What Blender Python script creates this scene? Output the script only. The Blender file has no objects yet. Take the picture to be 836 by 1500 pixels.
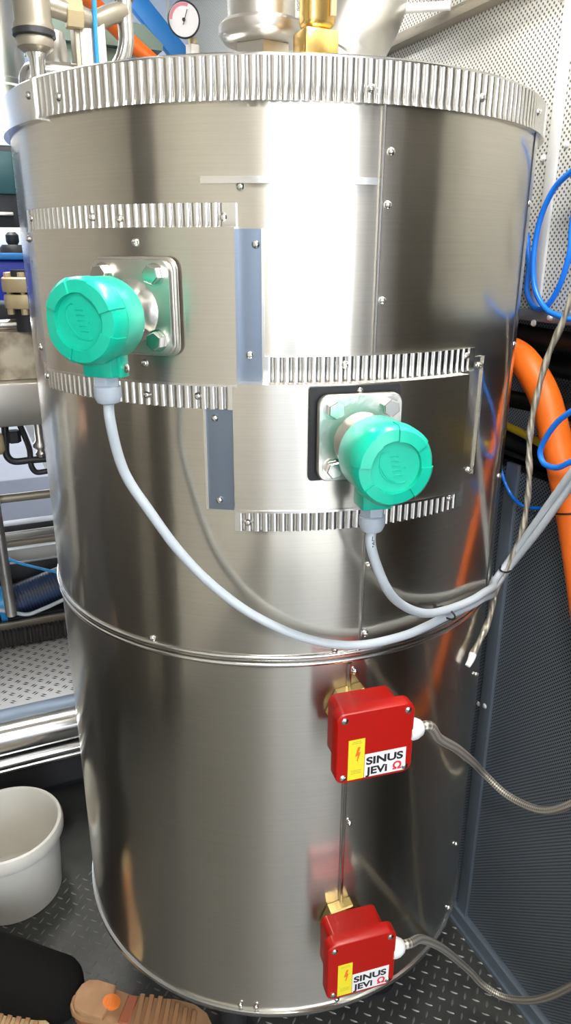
import bpy, bmesh, math, random
from mathutils import Vector, Matrix
random.seed(7)
C = bpy.context.scene.collection
PI = math.pi
R = math.radians

# ------------------------------------------------------------------ camera, sky, exposure
sc = bpy.context.scene
cd = bpy.data.cameras.new('camera'); cam = bpy.data.objects.new('camera', cd); C.objects.link(cam)
cd.sensor_fit = 'VERTICAL'; cd.sensor_height = 24.0; cd.lens = 24.0 * 1051.49 / 1500.0
cd.clip_start = 0.02; cd.clip_end = 100
cx, cu, cz = (0.917275, -0.398241, 0.003258), (0.131943, 0.311605, 0.941007), (-0.375763, -0.862732, 0.338373)
cam.matrix_world = Matrix(((cx[0], cu[0], cz[0], -0.49346), (cx[1], cu[1], cz[1], -1.179176),
                           (cx[2], cu[2], cz[2], 1.566088), (0, 0, 0, 1)))
sc.camera = cam
w = bpy.data.worlds.new('overcast_sky'); sc.world = w; w.use_nodes = True
bg = w.node_tree.nodes['Background']
bg.inputs['Color'].default_value = (0.86, 0.92, 1.0, 1); bg.inputs['Strength'].default_value = 2.6
LAMP = 24.0
vs = sc.view_settings
vs.view_transform = 'Standard'; vs.look = 'None'; vs.gamma = 1.0; vs.use_curve_mapping = False
vs.exposure = 1.3

# ------------------------------------------------------------------ materials
def mat(name, col, rough=0.5, metal=0.0, aniso=0.0, noise=None, spec=None, bump=None, coat=0.0):
    """noise = (scale, amount, second colour); bump = (scale, strength)"""
    m = bpy.data.materials.new(name); m.use_nodes = True
    nt = m.node_tree; N = nt.nodes; L = nt.links
    b = N['Principled BSDF']
    b.inputs['Base Color'].default_value = (*col, 1); b.inputs['Roughness'].default_value = rough
    b.inputs['Metallic'].default_value = metal
    if spec is not None: b.inputs['Specular IOR Level'].default_value = spec
    if coat: b.inputs['Coat Weight'].default_value = coat
    if aniso:
        v = N.new('ShaderNodeCombineXYZ'); v.inputs[0].default_value = .001; v.inputs[1].default_value = .002; v.inputs[2].default_value = 1
        b.inputs['Anisotropic'].default_value = aniso; L.new(v.outputs[0], b.inputs['Tangent'])   # grain runs round the tank: blur is vertical
    tc = None
    if noise or bump:
        tc = N.new('ShaderNodeTexCoord')
    if noise:
        n = N.new('ShaderNodeTexNoise'); n.inputs['Scale'].default_value = noise[0]; n.inputs['Detail'].default_value = 6
        L.new(tc.outputs['Object'], n.inputs['Vector'])
        r = N.new('ShaderNodeValToRGB'); r.color_ramp.elements[0].position = 0.5 - noise[1]; r.color_ramp.elements[1].position = 0.5 + noise[1]
        r.color_ramp.elements[0].color = (*col, 1); r.color_ramp.elements[1].color = (*noise[2], 1)
        L.new(n.outputs['Fac'], r.inputs['Fac']); L.new(r.outputs['Color'], b.inputs['Base Color'])
    if bump:
        n2 = N.new('ShaderNodeTexNoise'); n2.inputs['Scale'].default_value = bump[0]; n2.inputs['Detail'].default_value = 4
        L.new(tc.outputs['Object'], n2.inputs['Vector'])
        bp = N.new('ShaderNodeBump'); bp.inputs['Strength'].default_value = bump[1]; bp.inputs['Distance'].default_value = 0.002
        L.new(n2.outputs['Fac'], bp.inputs['Height']); L.new(bp.outputs['Normal'], b.inputs['Normal'])
    return m

def brushed(name, col, rough, aniso, wide=.40, share=.30, smudge=0.08):
    """brushed stainless sheet: a fairly clear lobe plus a tall lobe scattered by the circumferential grain, cloudy smudges in the roughness"""
    m = mat(name, col, rough, 1.0, aniso)
    N = m.node_tree.nodes; L = m.node_tree.links; b = N['Principled BSDF']
    tc = N.new('ShaderNodeTexCoord')
    n1 = N.new('ShaderNodeTexNoise'); n1.inputs['Scale'].default_value = 7; n1.inputs['Detail'].default_value = 6
    L.new(tc.outputs['Object'], n1.inputs['Vector'])
    mp = N.new('ShaderNodeMapping'); mp.inputs['Scale'].default_value = (6, 6, 700)
    n2 = N.new('ShaderNodeTexNoise'); n2.inputs['Scale'].default_value = 1; n2.inputs['Detail'].default_value = 2
    L.new(tc.outputs['Object'], mp.inputs['Vector']); L.new(mp.outputs[0], n2.inputs['Vector'])
    a = N.new('ShaderNodeMath'); a.operation = 'MULTIPLY_ADD'; a.inputs[1].default_value = smudge; a.inputs[2].default_value = rough - smudge * .5
    L.new(n1.outputs['Fac'], a.inputs[0]); L.new(a.outputs[0], b.inputs['Roughness'])
    d = N.new('ShaderNodeBsdfPrincipled'); d.inputs['Base Color'].default_value = (*col, 1); d.inputs['Metallic'].default_value = 1
    d.inputs['Roughness'].default_value = wide; d.inputs['Anisotropic'].default_value = .95
    v = N.new('ShaderNodeCombineXYZ'); v.inputs[0].default_value = .001; v.inputs[1].default_value = .002; v.inputs[2].default_value = 1
    L.new(v.outputs[0], d.inputs['Tangent'])
    f = N.new('ShaderNodeMath'); f.operation = 'MULTIPLY_ADD'; f.inputs[1].default_value = .06; f.inputs[2].default_value = share - .03
    L.new(n2.outputs['Fac'], f.inputs[0])
    mx = N.new('ShaderNodeMixShader'); L.new(f.outputs[0], mx.inputs[0]); L.new(b.outputs[0], mx.inputs[1]); L.new(d.outputs[0], mx.inputs[2])
    L.new(mx.outputs[0], N['Material Output'].inputs['Surface'])
    return m

def perforated(name, col, hole, pitch, rough, metal, thr):
    m = mat(name, col, rough, metal)
    N = m.node_tree.nodes; L = m.node_tree.links; b = N['Principled BSDF']
    tc = N.new('ShaderNodeTexCoord'); sp = N.new('ShaderNodeSeparateXYZ'); L.new(tc.outputs['Object'], sp.inputs[0])
    def cosn(out):
        k = N.new('ShaderNodeMath'); k.operation = 'MULTIPLY'; k.inputs[1].default_value = 2 * PI / pitch; L.new(out, k.inputs[0])
        q = N.new('ShaderNodeMath'); q.operation = 'COSINE'; L.new(k.outputs[0], q.inputs[0]); return q
    p = N.new('ShaderNodeMath'); p.operation = 'MULTIPLY'
    L.new(cosn(sp.outputs['Y']).outputs[0], p.inputs[0]); L.new(cosn(sp.outputs['Z']).outputs[0], p.inputs[1])
    mr = N.new('ShaderNodeMapRange'); mr.inputs['From Min'].default_value = thr - .08; mr.inputs['From Max'].default_value = thr + .08
    L.new(p.outputs[0], mr.inputs['Value'])
    mx = N.new('ShaderNodeMix'); mx.data_type = 'RGBA'; mx.inputs['A'].default_value = (*col, 1); mx.inputs['B'].default_value = (*hole, 1)
    L.new(mr.outputs[0], mx.inputs['Factor']); L.new(mx.outputs['Result'], b.inputs['Base Color'])
    bp = N.new('ShaderNodeBump'); bp.invert = True; bp.inputs['Strength'].default_value = .6; bp.inputs['Distance'].default_value = .0015
    L.new(mr.outputs[0], bp.inputs['Height']); L.new(bp.outputs['Normal'], b.inputs['Normal'])
    return m

def emit(name, col, s):
    m = bpy.data.materials.new(name); m.use_nodes = True
    b = m.node_tree.nodes['Principled BSDF']
    b.inputs['Base Color'].default_value = (*col, 1); b.inputs['Emission Color'].default_value = (*col, 1); b.inputs['Emission Strength'].default_value = s
    return m

def braid_mat(name, c1, c2, metal, rough, period, twist=False):
    """woven / twisted jacket: diagonal threads from the tube's own UV"""
    m = mat(name, c1, rough, metal)
    N = m.node_tree.nodes; L = m.node_tree.links; b = N['Principled BSDF']
    uv = N.new('ShaderNodeUVMap'); sp = N.new('ShaderNodeSeparateXYZ'); L.new(uv.outputs[0], sp.inputs[0])
    def wave(su, sv):
        a = N.new('ShaderNodeMath'); a.operation = 'MULTIPLY'; a.inputs[1].default_value = su * 2 * PI; L.new(sp.outputs['X'], a.inputs[0])
        c = N.new('ShaderNodeMath'); c.operation = 'MULTIPLY_ADD'; c.inputs[1].default_value = sv * 2 * PI / period; L.new(sp.outputs['Y'], c.inputs[0]); L.new(a.outputs[0], c.inputs[2])
        s = N.new('ShaderNodeMath'); s.operation = 'SINE'; L.new(c.outputs[0], s.inputs[0]); return s
    w1 = wave(3, 1); 
    if twist: h = w1
    else:
        w2 = wave(-3, 1); h = N.new('ShaderNodeMath'); h.operation = 'MULTIPLY'; L.new(w1.outputs[0], h.inputs[0]); L.new(w2.outputs[0], h.inputs[1])
    mr = N.new('ShaderNodeMapRange'); mr.inputs['From Min'].default_value = -.7; mr.inputs['From Max'].default_value = .5; L.new(h.outputs[0], mr.inputs['Value'])
    mx = N.new('ShaderNodeMix'); mx.data_type = 'RGBA'; mx.inputs['A'].default_value = (*c2, 1); mx.inputs['B'].default_value = (*c1, 1)
    L.new(mr.outputs[0], mx.inputs['Factor']); L.new(mx.outputs['Result'], b.inputs['Base Color'])
    bp = N.new('ShaderNodeBump'); bp.inputs['Strength'].default_value = .8; bp.inputs['Distance'].default_value = .0012
    L.new(mr.outputs[0], bp.inputs['Height']); L.new(bp.outputs['Normal'], b.inputs['Normal'])
    return m

M = dict(
    jacket=brushed('brushed_stainless', (.62, .585, .515), .15, .5),
    cover=brushed('brushed_cover_sheet', (.62, .585, .525), .24, .4, smudge=.2),
    strip=mat('crimped_stainless', (.70, .685, .66), .22, 1),
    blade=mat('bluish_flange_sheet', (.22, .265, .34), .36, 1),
    screw=mat('screw_steel', (.78, .76, .72), .16, 1),
    cast=mat('cast_flange_steel', (.74, .71, .66), .34, 1, bump=(90, .25)),
    bolt=mat('bolt_steel', (.76, .74, .70), .24, 1),
    green=mat('green_powder_coat', (.005, .50, .34), .32, coat=.15),
    gland=mat('grey_plastic', (.40, .45, .52), .42),
    greycable=mat('grey_cable_jacket', (.50, .55, .60), .42),
    red=mat('red_enamel', (.43, .007, .003), .30),
    brass=mat('brass', (.80, .60, .25), .30, 1),
    brassbright=mat('bright_brass', (.88, .60, .20), .25, 1),
    white=mat('white_plastic', (.80, .80, .79), .4),
    yellow=mat('yellow_sticker', (.85, .72, .03), .45),
    labelwhite=mat('white_sticker', (.85, .84, .84), .4),
    ink=mat('black_ink', (.012, .012, .014), .5),
    redink=mat('red_ink', (.75, .03, .05), .5),
    orangeink=mat('orange_ink', (.85, .16, .02), .5),
    orange=mat('orange_hose', (.90, .17, .012), .45),
    blue=mat('blue_tube', (.01, .20, .85), .22),
    cyan=mat('light_blue_cable', (.03, .32, .75), .35),
    black=mat('black_rubber', (.012, .012, .013), .5),
    darksteel=mat('dark_steel', (.06, .06, .065), .45, .6),
    dark=mat('dark_paint', (.015, .017, .022), .55),
    braid=braid_mat('braided_sleeve', (.72, .67, .59), (.22, .20, .17), .6, .38, .010),
    wire=braid_mat('twisted_wire', (.56, .52, .43), (.36, .33, .27), .5, .40, .03, True),
    wallup=perforated('perforated_white_sheet', (.62, .62, .58), (.10, .10, .09), .0105, .5, .15, .38),
    walllow=perforated('perforated_shaded_panel', (.25, .29, .34), (.010, .011, .013), .0085, .40, .45, .30),  # lower wall's shade put into the colour, darker than the sheet above
    trimw=mat('white_trim', (.72, .72, .70), .45),
    trimg=mat('grey_trim', (.30, .36, .43), .35, .6),
    railtan=mat('tan_rail', (.34, .305, .24), .42, .5),
    floor=mat('floor_plate', (.045, .046, .043), .45, .2, noise=(9, .25, (.095, .096, .09))),
    lug=mat('floor_lug_glint', (.26, .26, .24), .25, .25),  # lighter than the plate: glints put into the lug colour
    concrete=mat('concrete_apron', (.42, .41, .39), .9, noise=(3, .3, (.5, .49, .47))),
    kerb=mat('kerb_concrete', (.075, .078, .085), .9, noise=(3, .3, (.10, .10, .11))),
    backwall=mat('pale_blue_wall', (.60, .71, .90), .5),
    leftwall=mat('cream_wall', (.60, .57, .49), .5, noise=(1.2, .3, (.50, .47, .41))),
    ceil=mat('ceiling_paint', (.62, .61, .58), .6),
    lamp=emit('lamp_diffuser', (1.0, .97, .92), LAMP),
    strut=mat('blue_paint', (.012, .16, .48), .4),
    alu=mat('aluminium_tread', (.60, .59, .57), .42, .35, noise=(14, .3, (.70, .69, .67))),
    stain=mat('polished_stainless', (.68, .67, .65), .2, 1),
    satin=mat('satin_stainless', (.62, .60, .56), .34, 1),
    rust=mat('stained_cream_steel', (.60, .54, .42), .5, .2, noise=(11, .12, (.10, .06, .03))),
    tan=mat('tan_casting', (.52, .42, .25), .45, .2),
    royal=mat('royal_blue', (.006, .03, .40), .35),
    teal=mat('teal_panel', (.025, .075, .085), .3),
    navy=braid_mat('navy_braided_hose', (.035, .065, .16), (.004, .006, .014), .2, .38, .02),
    conduit=mat('black_conduit', (.02, .019, .018), .45),
    bucket=mat('white_bucket', (.74, .72, .66), .42, noise=(5, .10, (.69, .66, .59))),
    cloth=mat('black_cloth', (.007, .0065, .006), .9, spec=.15, bump=(60, .5)),
    jacketcloth=mat('dark_jacket_cloth', (.02, .022, .03), .9, bump=(60, .4)),
    skin=mat('skin', (.55, .33, .24), .55),
    hair=mat('brown_hair', (.06, .035, .02), .6),
    eye=mat('eye_dark', (.02, .015, .012), .2),
    sole=mat('tan_rubber_sole', (.46, .26, .13), .7, noise=(30, .2, (.36, .19, .09))),
    upper=mat('brown_leather', (.40, .16, .06), .6, noise=(18, .25, (.30, .11, .04))),
    tread=mat('worn_tread', (.40, .20, .09), .7),
    cream=mat('cream_sole', (.62, .44, .22), .7),
    patch=mat('reddish_leather', (.42, .13, .06), .6),
    insert=mat('orange_insert', (.85, .22, .03), .6),
    greenbox=mat('grey_green_paint', (.16, .23, .19), .5),
    dial=mat('dial_white', (.82, .80, .82), .35),
    pink=mat('dial_red_zone', (.75, .25, .32), .4),
    cabinet=mat('dark_brown_cabinet', (.045, .040, .035), .45),
    paper=mat('white_paint_sheet', (.8, .8, .82), .6),
    barwhite=mat('white_bar_paint', (.85, .86, .9), .4),
    yellowcable=mat('yellow_cable', (.62, .45, .02), .45),
)

# ------------------------------------------------------------------ mesh helpers
def obj(name, bm, m, parent=None, smooth=40, mats=None):
    me = bpy.data.meshes.new(name)
    bmesh.ops.recalc_face_normals(bm, faces=bm.faces)
    for f in bm.faces: f.smooth = True
    bm.to_mesh(me); bm.free()
    if mats:
        for q in mats: me.materials.append(q)
    else: me.materials.append(m)
    me.set_sharp_from_angle(angle=R(smooth))
    o = bpy.data.objects.new(name, me); C.objects.link(o)
    if parent: o.parent = parent
    return o
def again(o, parent=None, loc=None, mtx=None, name=None):
    c = o.copy(); C.objects.link(c)
    if name: c.name = name
    c.parent = parent if parent else o.parent
    if mtx is not None: c.matrix_local = mtx
    if loc is not None: c.location = loc
    return c
def tag(o, label, cat, group=None, kind=None):
    o['label'] = label; o['category'] = cat
    if group: o['group'] = group
    if kind: o['kind'] = kind
    return o
def thing(name, label, cat, mtx=None, group=None, loc=None):
    o = bpy.data.objects.new(name, None); C.objects.link(o); o.empty_display_size = .05
    if mtx is not None: o.matrix_world = mtx
    if loc is not None: o.location = loc
    return tag(o, label, cat, group)
def part_empty(name, parent, mtx=None):
    o = bpy.data.objects.new(name, None); C.objects.link(o); o.parent = parent; o.empty_display_size = .03
    if mtx is not None: o.matrix_local = mtx
    return o
def struct(name, bm, m, parent=None, smooth=40):
    o = obj(name, bm, m, parent, smooth)
    if not parent: o['kind'] = 'structure'
    return o

def box(bm, c, s, rot=None, bev=0.0, seg=2):
    g = bmesh.ops.create_cube(bm, size=1.0)['verts']
    mx = Matrix.Translation(c) @ (rot.to_4x4() if rot else Matrix.Identity(4)) @ Matrix.Diagonal((s[0], s[1], s[2], 1))
    bmesh.ops.transform(bm, matrix=mx, verts=g)
    if bev:
        es = list({e for v in g for e in v.link_edges})
        bmesh.ops.bevel(bm, geom=es, offset=bev, segments=seg, profile=.5, affect='EDGES')
    return bm
def B(c, s, rot=None, bev=0.0, seg=2): return box(bmesh.new(), c, s, rot, bev, seg)
def B2(a, b, bev=0.0, bm=None):
    c = [(a[i] + b[i]) / 2 for i in range(3)]; s = [abs(b[i] - a[i]) for i in range(3)]
    return box(bm or bmesh.new(), c, s, None, bev)
def rrect(bm, wx, wy, r, z0, z1, cx=0, cy=0, n=5, bev=0):
    """rounded rectangle slab in the local xy plane"""
    pts = []
    for sx, sy, a0 in ((1, 1, 0), (-1, 1, 90), (-1, -1, 180), (1, -1, 270)):
        for k in range(n + 1):
            a = R(a0 + 90 * k / n)
            pts.append((cx + sx * (wx / 2 - r) + r * math.cos(a), cy + sy * (wy / 2 - r) + r * math.sin(a)))
    return prism(bm, pts, z0, z1, bev)
def prism(bm, pts, z0, z1, bev=0):
    lv = [(z0, 0), (z1 - bev, 0), (z1, bev)] if bev else [(z0, 0), (z1, 0)]
    n = len(pts); mx = sum(p[0] for p in pts) / n; my = sum(p[1] for p in pts) / n
    rings = []
    for z, ins in lv:
        ring = []
        for x, y in pts:
            d = math.hypot(x - mx, y - my) or 1; k = (d - ins) / d
            ring.append(bm.verts.new((mx + (x - mx) * k, my + (y - my) * k, z)))
        rings.append(ring)
    for a, b in zip(rings, rings[1:]):
        for i in range(n): bm.faces.new((a[i], a[(i + 1) % n], b[(i + 1) % n], b[i]))
    bm.faces.new(rings[0][::-1]); bm.faces.new(rings[-1])
    return bm
def lathe(bm, prof, seg=32, mtx=None, cap=True):
    """profile [(r,z)...] about local z; closed at the ends where r>0"""
    mtx = mtx or Matrix.Identity(4); rings = []
    for r, z in prof:
        if r < 1e-6: rings.append([bm.verts.new(mtx @ Vector((0, 0, z)))])
        else: rings.append([bm.verts.new(mtx @ Vector((r * math.cos(2 * PI * k / seg), r * math.sin(2 * PI * k / seg), z))) for k in range(seg)])
    for a, b in zip(rings, rings[1:]):
        for k in range(seg):
            k2 = (k + 1) % seg
            q = [a[k % len(a)], a[k2 % len(a)], b[k2 % len(b)], b[k % len(b)]]
            u = []
            for v in q:
                if v not in u: u.append(v)
            if len(u) > 2: bm.faces.new(u)
    if cap and len(rings[0]) > 1: bm.faces.new(rings[0][::-1])
    if cap and len(rings[-1]) > 1: bm.faces.new(rings[-1])
    return bm
def L(prof, seg=32, mtx=None): return lathe(bmesh.new(), prof, seg, mtx)
def axis_m(p, d):
    d = Vector(d).normalized(); return Matrix.Translation(p) @ d.to_track_quat('Z', 'Y').to_matrix().to_4x4()
def smoothpath(pts, n=8):
    P = [Vector(p) for p in pts]; P = [P[0] * 2 - P[1]] + P + [P[-1] * 2 - P[-2]]; out = []
    for i in range(1, len(P) - 2):
        a, b, c, d = P[i - 1:i + 3]
        ta = max((b - a).length, 1e-5) ** .5; tb = max((c - b).length, 1e-5) ** .5; tc = max((d - c).length, 1e-5) ** .5
        for k in range(n):
            t = k / n
            m1 = ((b - a) / ta - (c - a) / (ta + tb) + (c - b) / tb) * tb
            m2 = ((c - b) / tb - (d - b) / (tb + tc) + (d - c) / tc) * tb
            out.append(b * (2 * t**3 - 3 * t**2 + 1) + m1 * (t**3 - 2 * t**2 + t) + c * (-2 * t**3 + 3 * t**2) + m2 * (t**3 - t**2))
    out.append(P[-2]); return out
def tube(bm, pts, r, seg=12, rad=None, n=8, raw=False):
    P = [Vector(p) for p in pts] if raw else smoothpath(pts, n)
    uvl = bm.loops.layers.uv.verify()
    T = [(P[min(i + 1, len(P) - 1)] - P[max(i - 1, 0)]).normalized() for i in range(len(P))]
    up = Vector((0, 0, 1)) if abs(T[0].z) < .9 else Vector((1, 0, 0))
    X = T[0].cross(up).normalized(); rings = []; s = 0; S = []
    for i, p in enumerate(P):
        if i:
            q = T[i - 1].rotation_difference(T[i]); X = (q @ X); X = (X - T[i] * X.dot(T[i])).normalized(); s += (p - P[i - 1]).length
        Y = T[i].cross(X); rr = r * (rad(i / (len(P) - 1), s) if rad else 1); S.append(s)
        rings.append([bm.verts.new(p + (X * math.cos(2 * PI * k / seg) + Y * math.sin(2 * PI * k / seg)) * rr) for k in range(seg)])
    for i in range(len(P) - 1):
        for k in range(seg):
            f = bm.faces.new((rings[i][k], rings[i][(k + 1) % seg], rings[i + 1][(k + 1) % seg], rings[i + 1][k]))
            for lp, (a, b) in zip(f.loops, ((k / seg, S[i]), ((k + 1) / seg, S[i]), ((k + 1) / seg, S[i + 1]), (k / seg, S[i + 1]))): lp[uvl].uv = (a, b)
    bm.faces.new(rings[0][::-1]); bm.faces.new(rings[-1])
    return bm
def TB(pts, r, seg=12, rad=None, n=8, raw=False): return tube(bmesh.new(), pts, r, seg, rad, n, raw)
def cyl(p0, p1, r, seg=16, bm=None): return tube(bm or bmesh.new(), [p0, p1], r, seg, raw=True)
def hexa(bm, af, z0, z1, ch=.12, mtx=None, rot=0):
    rr = af / 2 / math.cos(R(30)); mtx = mtx or Matrix.Identity(4)
    return lathe(bm, [(rr * (1 - ch), z0), (rr, z0 + ch * rr), (rr, z1 - ch * rr), (rr * (1 - ch), z1)], 6, mtx @ Matrix.Rotation(R(rot), 4, 'Z'))

# frame of a point on the tank: x = right, y = up, z = outward (azimuth 0 looks to -y)
def TM(az, r, z):
    a = R(az); o = Vector((math.sin(a), -math.cos(a), 0)); t = Vector((math.cos(a), math.sin(a), 0))
    p = o * r
    return Matrix(((t.x, 0, o.x, p.x), (t.y, 0, o.y, p.y), (0, 1, 0, z), (0, 0, 0, 1)))
def cp(az, r, z): a = R(az); return (r * math.sin(a), -r * math.cos(a), z)
def patch(az0, az1, z0, z1, r0, r1, bm=None, step=1.0, bev=0.0):
    bm = bm or bmesh.new(); n = max(2, int((az1 - az0) / step)); rows = []
    for i in range(n + 1):
        a = az0 + (az1 - az0) * i / n
        rows.append([bm.verts.new(cp(a, r, z)) for r, z in ((r0, z0), (r1, z0), (r1, z1), (r0, z1))])
    for a, b in zip(rows, rows[1:]):
        for k in range(4): bm.faces.new((a[k], a[(k + 1) % 4], b[(k + 1) % 4], b[k]))
    bm.faces.new(rows[0]); bm.faces.new(rows[-1][::-1])
    return bm
def ribbed(az0, az1, z0, z1, r0, r1, pitch, amp0, amp1, plain=(None, None), bm=None):
    """crimped sheet strip: rounded ribs with tight grooves, deeper at the free edge (amp0 at z0, amp1 at z1)"""
    bm = bm or bmesh.new(); per = math.degrees(pitch / r1); k = 8; n = int((az1 - az0) / per * k)
    zs = [z0, z0 + (z1 - z0) * .12, z0 + (z1 - z0) * .5, z0 + (z1 - z0) * .88, z1]; rows = []
    for i in range(n + 1):
        a = az0 + (az1 - az0) * i / n; ph = PI * i / k
        wv = 1 - abs(math.sin(ph)) ** .4
        if (plain[0] is not None and a < plain[0]) or (plain[1] is not None and a > plain[1]): wv = 0
        col = [bm.verts.new(cp(a, r0, z0))]
        for j, z in enumerate(zs):
            amp = amp0 + (amp1 - amp0) * j / 4
            fl = .0015 * (1 if (j == 0 and amp0 > amp1) else 0)
            col.append(bm.verts.new(cp(a, r1 - amp * wv + fl, z - (.0012 * (1 - wv) if j == 0 else 0))))
        col.append(bm.verts.new(cp(a, r0, z1))); rows.append(col)
    m = len(rows[0])
    for a, b in zip(rows, rows[1:]):
        for q in range(m): bm.faces.new((a[q], a[(q + 1) % m], b[(q + 1) % m], b[q]))
    if az1 - az0 < 359: bm.faces.new(rows[0]); bm.faces.new(rows[-1][::-1])
    return bm

# ------------------------------------------------------------------ the room
WX = .445                       # inner face of the right wall
HT = 2.6
fl = struct('floor', B2((-1.85, -3.1, -.06), (.62, 2.0, 0)), M['floor'])
bm = bmesh.new()                # raised lugs of the tread plate, alternating direction
pt = .034; i = 0
for a in range(-44, 20):
    for b in range(-36, 24):
        x, y = a * pt - .02, b * pt * .5 + .0
        if b % 2: x += pt / 2
        if x > .43 or x < -1.3 or y > .64: continue
        an = R(45 if b % 2 else -45); ca, sa = math.cos(an), math.sin(an)
        ring = []
        for dx, dy, z in ((-.0095, 0, .0002), (-.0035, -.0024, .0002), (.0035, -.0024, .0002), (.0095, 0, .0002), (.0035, .0024, .0002), (-.0035, .0024, .0002)):
            ring.append(bm.verts.new((x + ca * dx - sa * dy, y + sa * dx + ca * dy, z)))
        t1 = bm.verts.new((x - ca * .005, y - sa * .005, .0022)); t2 = bm.verts.new((x + ca * .005, y + sa * .005, .0022))
        v = ring
        for f in ((v[0], v[1], t1), (v[1], v[2], t2, t1), (v[2], v[3], t2), (v[3], v[4], t2), (v[4], v[5], t1, t2), (v[5], v[0], t1)): bm.faces.new(f)
lg = obj('tread_lugs', bm, M['lug'], fl, 60); lg['kind'] = 'stuff'
struct('ceiling', B2((-1.85, -3.1, HT), (.62, 2.0, HT + .06)), M['ceil'])
bm = B2((-1.85, 1.9, 0), (.62, 2.0, .40)); B2((-1.85, 1.9, 1.30), (.62, 2.0, HT), 0, bm); B2((-1.85, 1.9, .40), (-1.35, 2.0, 1.30), 0, bm); B2((.05, 1.9, .40), (.62, 2.0, 1.30), 0, bm)
struct('wall_back', bm, M['backwall'])      # with a low opening added so daylight brightens the background
struct('trim_3', B2((-1.35, 1.885, .395), (.05, 1.9, .415), .002), M['trimw'])
struct('wall_left', B2((-1.85, -3.1, 0), (-1.77, 1.9, HT)), M['leftwall'])
struct('trim_1', B2((-1.77, -3.1, 2.38), (.445, -3.02, HT)), M['leftwall'])
struct('wall_front', B2((-1.77, -3.1, 0), (-1.42, -3.02, 2.38)), M['leftwall'])
struct('ground', B2((-12, -16, -.14), (12, 16, -.06)), M['concrete'])

wr = bpy.data.objects.new('wall_right', None); C.objects.link(wr); wr['kind'] = 'structure'
struct('perforated_panel', B2((WX, -3.1, 1.475), (WX + .02, 1.9, HT)), M['wallup'], wr)
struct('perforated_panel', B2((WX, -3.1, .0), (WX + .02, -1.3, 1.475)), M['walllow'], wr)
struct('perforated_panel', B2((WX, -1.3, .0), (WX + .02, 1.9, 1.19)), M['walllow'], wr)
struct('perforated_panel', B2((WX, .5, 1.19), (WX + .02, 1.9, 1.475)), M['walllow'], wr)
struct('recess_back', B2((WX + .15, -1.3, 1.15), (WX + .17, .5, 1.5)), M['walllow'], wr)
struct('recess_ledge', B2((WX - .012, -1.3, 1.455), (WX + .15, .5, 1.475), .002), M['trimg'], wr)
struct('recess_sill', B2((WX, -1.3, 1.175), (WX + .15, .5, 1.19)), M['dark'], wr)
struct('recess_end', B2((WX + .001, .48, 1.19), (WX + .15, .5, 1.455)), M['dark'], wr)
struct('recess_end', B2((WX + .001, -1.3, 1.19), (WX + .15, -1.28, 1.455)), M['dark'], wr)
o = struct('trim_1_post', B2((WX - .006, -.152, 1.476), (WX, -.130, HT), .001), M['trimw'], wr); o.name = 'panel_post'
struct('panel_post', B2((WX - .008, -.150, 0), (WX, -.118, 1.188), .001), M['trimg'], wr)
rv = L([(.0001, .004), (.004, .003), (.006, .0), (.006, -.001)], 12)
rv0 = obj('rivet', rv, M['trimw'], wr)
rvm = [(-.115, 1.72), (-.166, 1.735), (-.115, 1.95), (-.166, 1.96)]
Q = Matrix(((0, 0, -1, 0), (0, 1, 0, 0), (1, 0, 0, 0), (0, 0, 0, 1)))
for k, (y, z) in enumerate(rvm):
    q = rv0 if k == 0 else again(rv0)
    q.matrix_local = Matrix.Translation((WX, y, z)) @ Q
for y, z, dx in ((-.19, 1.464, -.013), (-.152, 1.452, -.013), (-.134, .64, -.008), (-.105, .625, 0)):
    q = again(rv0); q.matrix_local = Matrix.Translation((WX + dx, y, z)) @ Q
bmb = B2((WX - .016, -3.0, 0), (WX, 1.85, .045), .002)
bb = struct('baseboard_right', bmb, M['trimg'])
struct('base_lip', B2((WX - .022, -3.0, .0), (WX - .016, 1.85, .012)), M['trimg'], bb)

tag(obj('kerb', B2((-6, 3.2, -.06), (4, 9, .30), .01), M['kerb']), 'long grey concrete kerb added to tone down the daylight outside the low opening in the back wall', 'kerb')  # added to grey the lower part of the bright opening
# ceiling lamps; the back one is added to brighten the back region
for k, (x, y, lab) in enumerate(((.10, -.60, 'long ceiling lamp above the front of the steel tank'), (-.75, -1.7, 'long ceiling lamp near the open front end'),
                                 (-.45, 1.15, 'long ceiling lamp added to brighten the pale blue back wall'))):
    t = thing('ceiling_lamp', lab, 'lamp', None, 'ceiling lamps', (x, y, HT))
    obj('housing', B2((-.09, -.5, -.05), (.09, .5, 0), .006), M['trimw'], t)
    obj('diffuser', B2((-.075, -.48, -.065), (.075, .48, -.051), .004), M['lamp'], t)

# ------------------------------------------------------------------ the tank
ZB, ZT, RT = .316, 1.765, .4
tank = thing('storage_tank', 'large round brushed stainless steel tank standing in the middle', 'tank', loc=(0, 0, 0))
SEG = 192
obj('lower_jacket', L([(.30, ZB + .002), (RT - .002, ZB + .002), (RT - .002, 1.03), (.30, 1.03)], SEG), M['jacket'], tank)
obj('upper_jacket', L([(.30, 1.026), (RT, 1.026), (RT, ZT - .004), (.30, ZT - .004)], SEG), M['jacket'], tank)
obj('top_cover', L([(.0, ZT - .006), (RT + .001, ZT - .006), (RT + .004, ZT - .003), (RT + .004, ZT), (RT + .001, ZT + .002), (.0, ZT + .002)], SEG), M['strip'], tank)
obj('bottom_rim', L([(RT - .02, ZB), (RT, ZB - .001), (RT + .003, ZB + .004), (RT + .003, ZB + .012), (RT - .001, ZB + .014), (RT - .02, ZB + .014)], SEG), M['strip'], tank)
bmj = bmesh.new()
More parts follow.
